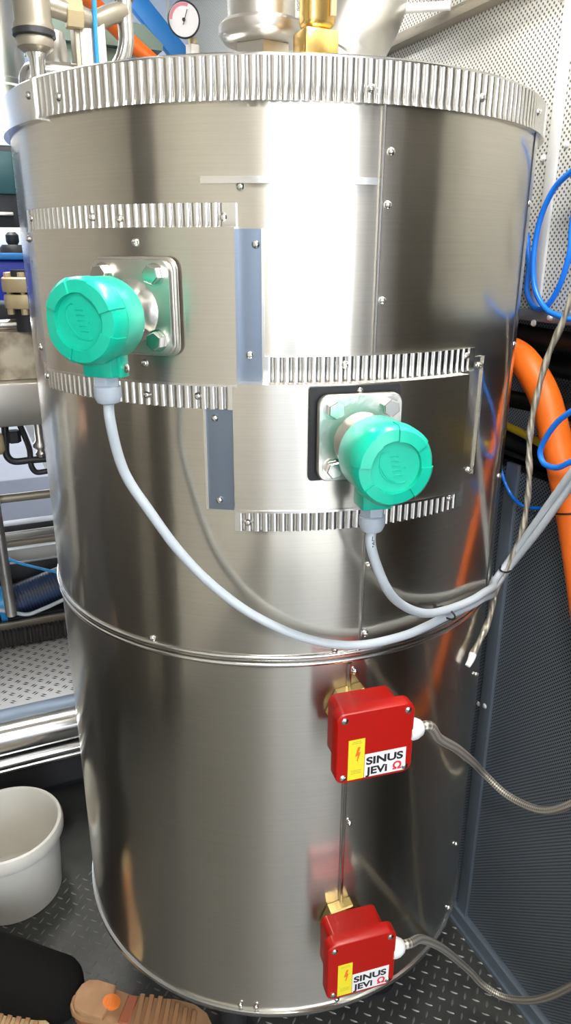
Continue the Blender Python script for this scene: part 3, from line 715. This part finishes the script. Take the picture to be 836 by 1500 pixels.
obj('hook_body', TB([(-.01, -.008, .10), (-.012, -.02, .03), (-.005, -.03, -.04), (.0, -.03, -.085), (.012, -.03, -.04), (.014, -.02, .05), (.012, -.008, .10)], .014, 10), M['dark'], hk)
obj('hook_plate', B2((-.03, -.008, -.03), (.03, 0, .14), .002), M['dark'], hk)
obj('hook_lever', cyl((-.01, -.012, -.19), (.08, -.012, -.12), .010, 10), M['strut'], hk)
obj('wall_seam', B2((.355, 1.893, 0), (.365, 1.9, HT)), M['trimw']).name = 'trim_2'
bpy.data.objects['trim_2']['kind'] = 'structure'

# ------------------------------------------------------------------ equipment on the left
fr = thing('equipment_frame', 'stainless steel equipment frame behind the left edge of the tank', 'frame', loc=(0, 0, 0))
obj('cross_beam', B2((-1.5, .90, 1.114), (-.06, 1.0, 1.234), .008), M['satin'], fr)
for x in (-1.46, -.10):
    for y in (.95, 1.38): obj('post', B2((x - .025, y - .025, 0), (x + .025, y + .025, 1.16 if y > 1 else 1.115), .004), M['satin'], fr)
obj('cross_beam', B2((-1.5, 1.34, 1.15), (-.06, 1.42, 1.232), .006), M['satin'], fr)
obj('handrail', cyl((-1.45, 1.1, .852), (-.08, 1.1, .848), .0135, 14), M['railtan'], fr)
ly = obj('drop_tube', cyl((-.484, 1.0, 1.115), (-.478, 1.0, .50), .0165, 16), M['satin'], fr)
obj('channel', B2((-1.5, 1.28, .672), (-.12, 1.34, .694), .002), M['darksteel'], fr)
obj('channel', B2((-1.5, 1.30, .636), (-.12, 1.36, .660), .002), M['satin'], fr)
obj('channel', B2((-1.5, 1.29, .612), (-.12, 1.34, .630), .002), M['railtan'], fr)
obj('rail_stay', cyl((-.08, 1.1, .848), (-.10, 1.37, .83), .01, 10), M['satin'], fr)
obj('shelf_plate', B2((-1.5, 1.36, .500), (-.12, 1.56, .575), .003), M['trimw'], fr)

tag(obj('stained_box', B2((-1.0, .95, 1.2345), (-.17, 1.36, 1.364), .003), M['rust']), 'cream steel box with a dark stain resting on the stainless beam', 'box')
tag(obj('chrome_pipe', TB([(-1.0, .975, 1.382), (-.41, .975, 1.381), (-.32, .975, 1.382), (-.2, .975, 1.382)], .0155, 16), M['stain']), 'shiny horizontal steel pipe lying on the stained cream box', 'pipe')
bmch = thing('blue_machine', 'deep blue machine body behind the tan flanges', 'machine', loc=(0, 0, 0))
obj('machine_base', B2((-1.0, 1.08, 1.364), (-.16, 1.36, 1.425), .003), M['dark'], bmch)
obj('machine_body', B2((-1.0, 1.12, 1.425), (-.16, 1.36, 1.548), .008), M['royal'], bmch)
obj('machine_edge', B2((-1.02, 1.10, 1.548), (-.15, 1.36, 1.566), .004), M['strut'], bmch)
obj('machine_foot_rail', B2((-1.0, 1.09, 1.425), (-.16, 1.12, 1.438), .002), M['trimg'], bmch)
kn = thing('valve_knob', 'black valve knob standing on the blue machine', 'knob', loc=(-.335, 1.15, 1.566))
obj('knob_base', L([(.038, 0), (.038, .012), (.030, .022), (.0, .022)], 20), M['dark'], kn)
obj('knob_top', L([(.012, .02), (.018, .03), (.018, .048), (.010, .056), (.0, .056)], 16), M['dark'], kn)
fp = thing('flange_pair', 'pair of tan bolted pipe flanges in front of the blue machine', 'flange', loc=(-.333, .96, 1.364))
obj('pipe_stub', L([(.03, 0), (.03, .16), (.0, .16)], 20), M['dark'], fp)
obj('flange_disc', L([(.03, .062), (.052, .062), (.054, .066), (.054, .094), (.052, .098), (.03, .098)], 32), M['tan'], fp)
obj('flange_disc', L([(.03, .104), (.054, .104), (.056, .108), (.056, .138), (.052, .142), (.03, .142)], 32), M['tan'], fp)
f0 = None
for k in range(6):
    a = R(60 * k + 20); m = Matrix.Translation((.043 * math.cos(a), .043 * math.sin(a), 0))
    if f0 is None:
        bm = hexa(bmesh.new(), .016, .142, .154); hexa(bm, .016, .046, .062); lathe(bm, [(.006, .05), (.006, .15)], 10)
        f0 = obj('flange_bolt', bm, M['tan'], fp); f0.matrix_local = m
    else: again(f0, mtx=m)
cb = thing('control_cabinet', 'dark control cabinet with a teal door on the back wall', 'cabinet', loc=(0, 1.9, 0))
obj('cabinet_body', B2((-1.05, -.40, 1.645), (-.17, 0, 1.885), .004), M['dark'], cb)
obj('cabinet_door', B2((-.95, -.412, 1.745), (-.285, -.40, 1.868), .003), M['teal'], cb)
obj('cabinet_handle', B2((-.35, -.424, 1.68), (-.30, -.40, 1.69), .002), M['satin'], cb)
obj('cabinet_top', B2((-1.05, -.40, 1.886), (-.17, 0, 2.005), .004), M['paper'], cb)
tag(obj('flue_pipe', L([(.085, 0), (.085, .06), (.092, .065), (.092, .08), (.085, .085), (.085, .59), (.0, .59)], 32, Matrix.Translation((-.285, 1.62, 2.005))), M['satin']), 'wide grey flue pipe rising above the control cabinet', 'pipe')
tag(obj('white_sheet', B2((-.9, 1.40, 1.56), (-.14, 1.42, 1.64), .002), M['paper']), 'white sheet leaning behind the black valve knob', 'panel')
bpy.data.objects['white_sheet'].location = (0, -.05, 0)

ub = thing('bent_pipes', 'dark bent steel pipes hanging under the stainless beam', 'pipes', loc=(0, 0, 0))
obj('bent_pipe', TB([(-.424, 1.0, 1.114), (-.428, 1.0, 1.06), (-.43, 1.0, 1.01), (-.415, 1.0, .992), (-.366, 1.0, .990), (-.322, 1.0, .989), (-.20, 1.0, .99), (-.17, 1.0, 1.02), (-.17, 1.0, 1.115)], .0105, 12), M['darksteel'], ub)
obj('bent_pipe', TB([(-.389, .97, 1.114), (-.374, .985, 1.06), (-.366, 1.0, 1.02), (-.366, 1.0, .97), (-.355, 1.0, .952), (-.32, 1.0, .951), (-.2, 1.0, .951)], .0085, 12), M['darksteel'], ub)
obj('drain_valve', L([(.012, 0), (.016, .01), (.010, .02), (.020, .03), (.020, .04), (.012, .05), (.012, .115), (.0, .115)], 14, Matrix.Translation((-.336, .99, 1.0))), M['satin'], ub)
obj('pipe_fitting', hexa(bmesh.new(), .034, 0, .035, .1, Matrix.Translation((-.405, .99, 1.05))), M['dark'], ub)
obj('pipe_fitting', L([(.012, 0), (.018, .01), (.018, .05), (.012, .06)], 14, Matrix.Translation((-.452, .95, 1.03))), M['tan'], ub)
bb_ = bmesh.new(); p0, p1 = Vector((-.345, 1.86, 1.05)), Vector((-.12, 1.86, .33)); d = p1 - p0
box(bb_, (p0 + p1) / 2, (.045, .03, d.length), Matrix.Rotation(math.atan2(d.x, d.z), 3, 'Y'), .003)
tag(obj('white_bar', bb_, M['barwhite']), 'white slanting bar in the gap left of the tank', 'bar')
tag(obj('black_cable', TB([(-1.0, 1.45, .578), (-.6, 1.42, .582), (-.452, 1.405, .583), (-.38, 1.40, .590), (-.286, 1.40, .584), (-.13, 1.4, .58)], .0065, 8), M['black']), 'thin black cable lying on the white shelf plate', 'cable')

pf = thing('walkway_platform', 'low aluminium tread plate platform left of the tank', 'platform', loc=(0, 0, 0))
obj('tread_plate', B2((-.98, .72, .335), (-.14, 1.30, .350)), M['alu'], pf)
bm = bmesh.new(); pt = .042
for a in range(0, 24):
    for b in range(0, 26):
        x = -.97 + a * pt + (pt / 2 if b % 2 else 0); y = .745 + b * pt * .5
        if x > -.18 or y > 1.09: continue
        an = R(35 if b % 2 else -35)
        for s in (-1, 1):
            ca, sa = math.cos(an), math.sin(an); ox, oy = x - sa * .0042 * s, y + ca * .0042 * s
            v = [bm.verts.new((ox + ca * dx - sa * dy, oy + sa * dx + ca * dy, z)) for dx, dy, z in ((-.010, 0, .350), (0, -.0024, .350), (.010, 0, .350), (0, .0024, .350))]
            t = bm.verts.new((ox, oy, .3522))
            for k in range(4): bm.faces.new((v[k], v[(k + 1) % 4], t))
tl = obj('tread_lugs', bm, M['darksteel'], pf, 80); tl['kind'] = 'stuff'
obj('edge_strip', B2((-.98, .655, .337), (-.14, .72, .351), .002), M['trimg'], pf)
pr = [(.655, .351), (.632, .349), (.615, .338), (.607, .320), (.607, .292), (.614, .272), (.630, .262), (.70, .258), (.70, .335), (.66, .337)]
bm = bmesh.new(); prism(bm, pr, -.98, -.235); bmesh.ops.transform(bm, matrix=Matrix(((0, 0, 1, 0), (1, 0, 0, 0), (0, 1, 0, 0), (0, 0, 0, 1))), verts=bm.verts)
obj('rounded_edge', bm, M['stain'], pf, 50)
obj('edge_cap', B2((-.2348, .606, .256), (-.205, .70, .350), .003), M['stain'], pf)
obj('lower_rail', cyl((-.98, .628, .236), (-.205, .628, .236), .0165, 16), M['stain'], pf)
obj('lower_rail', cyl((-.98, .640, .205), (-.205, .640, .205), .012, 14), M['stain'], pf)
obj('plinth', B2((-.98, .655, .10), (-.14, .70, .258)), M['darksteel'], pf)
obj('plinth_core', B2((-.98, .76, 0), (-.14, 1.30, .335)), M['dark'], pf)
tag(obj('black_conduit', TB([(-1.5, 1.07, .382), (-.8, 1.07, .386), (-.52, 1.07, .384), (-.3, 1.07, .382), (-.16, 1.07, .382)], .0295, 16, rad=lambda t, s: 1 + .07 * math.sin(s * 2 * PI / .012), n=90), M['conduit']), 'black corrugated conduit lying along the back of the tread plate', 'conduit')
tag(obj('tan_strip', B2((-1.6, 1.115, .351), (-.16, 1.13, .415), .002), M['railtan']), 'narrow tan strip standing behind the black corrugated conduit', 'strip')
nh = thing('navy_hose', 'thick navy braided hose lying behind the conduit', 'hose', loc=(0, 0, 0))
obj('hose_body', TB([(-1.1, 1.2, .48), (-.7, 1.2, .455), (-.50, 1.19, .452), (-.38, 1.19, .475), (-.28, 1.19, .500), (-.15, 1.19, .51)], .058, 24), M['navy'], nh)
obj('hose_clamp', L([(.058, 0), (.062, .002), (.062, .02), (.058, .022)], 24, axis_m((-.512, 1.19, .452), (1, 0, .05))), M['cyan'], nh)
obj('hose_cradle', B2((-1.0, 1.15, .351), (-.16, 1.24, .415), .003), M['dark'], nh)
tag(obj('dark_box', B2((-.92, 1.262, .35), (-.13, 1.285, .56), .002), M['dark']), 'flat black box behind the navy braided hose', 'box')
tag(obj('grey_cord', TB([(-1.0, 1.10, .47), (-.6, 1.09, .50), (-.503, 1.085, .480), (-.43, 1.08, .453), (-.386, 1.08, .461), (-.308, 1.085, .482), (-.16, 1.10, .53)], .0065, 10), M['greycable']), 'grey cord sagging in front of the navy braided hose', 'cord')
tag(obj('blue_line', TB([(-.9, .99, .86), (-.6, 1.0, .755), (-.487, 1.0, .701), (-.432, 1.0, .668), (-.375, 1.0, .640), (-.306, 1.0, .611), (-.15, 1.0, .56)], .0042, 10), M['cyan']), 'thin light blue line crossing the gap left of the tank', 'cable')

# ------------------------------------------------------------------ bucket
bk = thing('bucket', 'white plastic bucket standing open on the floor left of the tank', 'bucket', loc=(-.565, .42, 0))
obj('bucket_body', L([(.0, 0), (.112, 0), (.117, .004), (.127, .185), (.130, .21), (.127, .2105), (.123, .185), (.112, .010), (.0, .010)], 56), M['bucket'], bk)
obj('bucket_rim', lathe(bmesh.new(), [(.1262, .172), (.135, .173), (.1385, .179), (.1395, .190), (.1385, .203), (.135, .211), (.1285, .2125), (.1265, .208), (.1262, .19), (.1262, .172)], 56, None, False), M['bucket'], bk)

# ------------------------------------------------------------------ kneeling person
def skin_mesh(name, nodes, edges, m, parent, sub=2, matf=None, mats=None, root=0):
    me = bpy.data.meshes.new(name); me.from_pydata([n[0] for n in nodes], edges, []); o = bpy.data.objects.new(name, me); C.objects.link(o)
    md = o.modifiers.new('skin', 'SKIN'); md.use_smooth_shade = True
    if not me.skin_vertices: 
        bm = bmesh.new(); bm.from_mesh(me); bm.verts.layers.skin.verify(); bm.to_mesh(me); bm.free()
    for sv, n in zip(me.skin_vertices[0].data, nodes):
        r = n[1]; sv.radius = (r, r) if not isinstance(r, tuple) else r
    me.skin_vertices[0].data[root].use_root = True
    ss = o.modifiers.new('sub', 'SUBSURF'); ss.levels = sub; ss.render_levels = sub
    dg = bpy.context.evaluated_depsgraph_get(); dg.update()
    nm = bpy.data.meshes.new_from_object(o.evaluated_get(dg)); o.modifiers.clear(); o.data = nm; bpy.data.meshes.remove(me)
    nm.materials.clear()
    for q in (mats or [m]): nm.materials.append(q)
    if matf:
        for p in nm.polygons: p.material_index = matf(p.center)
    nm.name = name; o.parent = parent; return o
pe = thing('person', 'kneeling person in black trousers and tan shoes with soles turned up', 'person', loc=(0, 0, 0))
gx, gy = -.83, .55               # facing direction; side vector (to the near side)
sx_, sy_ = -.55, -.83
def pp(f, s, z, o=(-.96, .16)): return (o[0] + gx * f + sx_ * s, o[1] + gy * f + sy_ * s, z)
nodes = [((-.98, .22, .52), .15), ((-1.06, .26, .70), .14), ((-1.14, .31, .88), .155), ((-1.19, .34, 1.02), .13), ((-1.23, .37, 1.10), .058), ((-1.26, .39, 1.17), .052),
         ((-.93, .27, .46), .10), ((-.83, .245, .10), .072), ((-.66, .128, .105), .088), ((-.495, .014, .085), .074),
         ((-1.05, .17, .46), .10), ((-1.13, .30, .10), .072), ((-.97, .20, .10), .080), ((-.80, .085, .085), .056), ((-.448, .026, .062), .056)]
edges = [(0, 1), (1, 2), (2, 3), (3, 4), (4, 5), (0, 6), (6, 7), (7, 8), (8, 9), (0, 10), (10, 11), (11, 12), (12, 13), (9, 14)]
def arm(s):
    b = len(nodes); sh = Vector((-1.19, .34, 1.0)) + Vector((sx_, sy_, 0)) * .19 * s
    el = sh + Vector((gx * .03, gy * .03, -.28)) + Vector((sx_, sy_, 0)) * .05 * s
    wr_ = el + Vector((gx * .06, gy * .06, -.22)) - Vector((sx_, sy_, 0)) * .03 * s
    nodes.extend([(tuple(sh), .068), (tuple(el), .048), (tuple(wr_), .030)]); edges.extend([(3, b), (b, b + 1), (b + 1, b + 2)])
    return wr_, (wr_ - el).normalized()
hands = [arm(1), arm(-1)]
body = skin_mesh('body', nodes, edges, None, pe, 2, lambda c: 2 if c.z > 1.115 else (0 if c.z < .56 else 1), [M['cloth'], M['jacketcloth'], M['skin']])
for wr_, d in hands:             # five fingers each, slightly curled
    sv = Vector((sx_, sy_, 0)); dn = d.cross(sv).normalized();
    if dn.z > 0: dn = -dn
    palm = wr_ + d * .05
    hn = [(tuple(wr_ - d * .02), .028), (tuple(wr_ + d * .02), .026), (tuple(palm), (.036, .016)), (tuple(wr_ + d * .085), (.036, .014))]
    he = [(0, 1), (1, 2), (2, 3)]
    skin_mesh('hand', hn, he, M['skin'], pe, 2)
    for k, ln in enumerate((.068, .078, .072, .056)):
        b0 = wr_ + d * .08 + sv * (.027 - .018 * k)
        fn = [(tuple(b0), .009), (tuple(b0 + d * ln * .45), .0085), (tuple(b0 + d * ln * .8 + dn * .012), .008), (tuple(b0 + d * ln + dn * .028), .006)]
        skin_mesh('finger', fn, [(0, 1), (1, 2), (2, 3)], M['skin'], pe, 1)
    b0 = wr_ + d * .03 + sv * .026
    skin_mesh('thumb', [(tuple(b0), .011), (tuple(b0 + d * .03 + sv * .022), .010), (tuple(b0 + d * .055 + sv * .026 + dn * .012), .007)], [(0, 1), (1, 2)], M['skin'], pe, 1)
# head with face, ears, hair
fwd = Vector((gx, gy, -.35)).normalized(); sd = Vector((sx_, sy_, 0)).normalized(); hu = sd.cross(fwd).normalized()
if hu.z < 0: hu = -hu
HM = Matrix(((sd.x, fwd.x, hu.x, -1.30), (sd.y, fwd.y, hu.y, .42), (sd.z, fwd.z, hu.z, 1.28), (0, 0, 0, 1)))
hb = bmesh.new(); bmesh.ops.create_uvsphere(hb, u_segments=28, v_segments=20, radius=1)
for v in hb.verts:
    x, y, z = v.co
    k = 1 - .25 * max(0, -z) ** 1.5
    v.co = Vector((x * .076 * k, y * .095 * (1 - .10 * max(0, -z)) + (.012 if z < -.2 and y > 0 else 0), z * .118))
for c, r in (((0, .095, -.018), (.012, .024, .026)), ((.076, -.005, -.01), (.008, .018, .030)), ((-.076, -.005, -.01), (.008, .018, .030))):
    g = bmesh.ops.create_uvsphere(hb, u_segments=12, v_segments=8, radius=1)['verts']
    for v in g: v.co = Vector((c[0] + v.co.x * r[0], c[1] + v.co.y * r[1], c[2] + v.co.z * r[2]))
hd = obj('head', hb, M['skin'], pe, 80); hd.matrix_local = HM
hb = bmesh.new(); bmesh.ops.create_uvsphere(hb, u_segments=28, v_segments=20, radius=1)
bmesh.ops.delete(hb, geom=[v for v in hb.verts if v.co.z < -.35 or (v.co.y > .45 and v.co.z < .55)], context='VERTS')
for v in hb.verts: v.co = Vector((v.co.x * .084, v.co.y * .104, v.co.z * .126))
obj('hair', hb, M['hair'], hd, 80)
for s in (-1, 1):
    hb = bmesh.new(); bmesh.ops.create_uvsphere(hb, u_segments=12, v_segments=8, radius=.011, matrix=Matrix.Translation((s * .031, .082, .008))); obj('eye', hb, M['eye'], hd)
obj('mouth', TB([(-.022, .086, -.058), (0, .093, -.060), (.022, .086, -.058)], .005, 8), M['patch'], hd)

# shoes: x from heel to toe, sole upward
SH = [(0, -.018), (-.003, 0), (0, .018), (.010, .031), (.028, .036), (.065, .034), (.105, .031), (.15, .036), (.195, .045), (.235, .045), (.265, .034), (.283, .012), (.285, -.008), (.275, -.028), (.25, -.042), (.20, -.046), (.15, -.038), (.105, -.030), (.065, -.033), (.028, -.035), (.010, -.030)]
def scale(pts, k, cx_=.14): return [(cx_ + (x - cx_) * k, y * k) for x, y in pts]
def shoe(loc, ang, insole, cap):
    m = Matrix.Translation(loc) @ Matrix.Rotation(ang, 4, 'Z') @ Matrix.Rotation(R(6), 4, 'Y')
    s = part_empty('shoe', pe, m)
    bm = bmesh.new(); rings = []
    for z, k in ((-.012, 1.02), (-.03, 1.0), (-.055, .90), (-.075, .70), (-.085, .40)):
        rings.append([bm.verts.new((x * (1 if x > .1 else 1), y, z)) for x, y in scale(SH, k)])
    n = len(SH)
    for p, q in zip(rings, rings[1:]):
        for i in range(n): bm.faces.new((p[i], p[(i + 1) % n], q[(i + 1) % n], q[i]))
    bm.faces.new(rings[0]); bm.faces.new(rings[-1][::-1])
    obj('upper', bm, M['upper'], s, 60)
    obj('sole', prism(bmesh.new(), scale(SH, 1.05), -.014, 0, .002), insole, s)
    heel = [(x, y) for x, y in SH if x < .07]
    heel = [(-.004, 0), (0, .020), (.010, .033), (.028, .038), (.070, .036), (.078, .0), (.070, -.035), (.028, -.037), (.010, -.032), (0, -.020)]
    obj('heel', prism(bmesh.new(), heel, 0, .012, .003), insole, s)
    for k in range(7):           # tread bars under the forefoot
        x = .135 + .019 * k; hw = .030 + .012 * math.sin(PI * min(1, (k + 1.5) / 7))
        obj('tread_bar', B((x, 0, .003), (.011, hw * 2, .007), Matrix.Rotation(R(8), 3, 'Z'), .0015, 1), cap, s)
    bm = bmesh.new(); prism(bm, [(.075 + .0185 * math.cos(R(a)), .016 * math.sin(R(a))) for a in range(0, 360, 18)], .008, .0130)
    obj('orange_oval', bm, M['insert'], s)
    for k in range(5): obj('oval_ridge', B((.064 + .0055 * k, 0, .0132), (.0024, .022, .002)), M['insert'], s)
    obj('shank_band', B((.112, 0, .0015), (.022, .060, .005), None, .002, 1), M['patch'], s)
    return s
ang = math.atan2(-.56, .83)
shoe((-.462, -.030, .108), ang, M['sole'], M['tread'])
shoe((-.765, .078, .108), ang, M['cream'], M['sole'])

# ------------------------------------------------------------------ unseen dark furniture added at the left wall to darken the tank's reflections
lc = thing('added_left_cabinet', 'low dark cabinet added for the tank reflections along the cream left wall', 'cabinet', loc=(0, 0, 0))
obj('cabinet_body', B2((-1.765, -.25, .08), (-1.52, .60, 1.18), .006), M['dark'], lc)
for k in range(2): obj('cabinet_door', B2((-1.52, -.235 + k * .42, .12), (-1.505, .165 + k * .42, 1.14), .004), M['cabinet'], lc)
obj('cabinet_plinth', B2((-1.76, -.23, 0), (-1.55, .58, .08)), M['dark'], lc)
up = thing('added_left_locker', 'narrow dark upright locker added for the tank reflections against the cream left wall', 'locker', loc=(0, 0, 0))
obj('locker_body', B2((-1.765, -.74, 0), (-1.55, -.50, 2.15), .004), M['dark'], up)
obj('locker_door', B2((-1.55, -.73, .05), (-1.535, -.51, 2.12), .003), M['cabinet'], up)

# ------------------------------------------------------------------ unseen cabinet added by the right wall to make the tank's dark reflection
dc = thing('added_right_cabinet', 'tall dark brown cabinet added for the dark reflection against the right wall near the open end', 'cabinet', loc=(0, 0, 0))
obj('cabinet_body', B2((.22, -2.2, .06), (WX - .03, -.75, 2.15), .004), M['cabinet'], dc)
for k in range(3): obj('cabinet_door', B2((.205, -2.185 + k * .475, .09), (.22, -1.725 + k * .475, 2.12), .003), M['cabinet'], dc)
obj('cabinet_plinth', B2((.24, -2.18, 0), (WX - .03, -.77, .06)), M['dark'], dc)

# ------------------------------------------------------------------ unseen container added outside the open end to grey the tank's reflections
wc = thing('added_container', 'grey metal container added for the tank reflections outside the open front end', 'container', loc=(-1.75, -4.6, -.06))
obj('container_body', B2((-.75, -.5, .12), (.75, .5, 1.15), .01), M['trimg'], wc)
obj('container_lid', B2((-.78, -.53, 1.15), (.78, .53, 1.22), .01), M['darksteel'], wc)
for k in range(5): obj('side_rib', B2((-.70 + .34 * k, .5, .15), (-.64 + .34 * k, .53, 1.12), .004), M['trimg'], wc)
for sx in (-1, 1):
    for sy in (-1, 1): obj('foot', B2((sx * .62 - .06, sy * .4 - .06, 0), (sx * .62 + .06, sy * .4 + .06, .12)), M['darksteel'], wc)
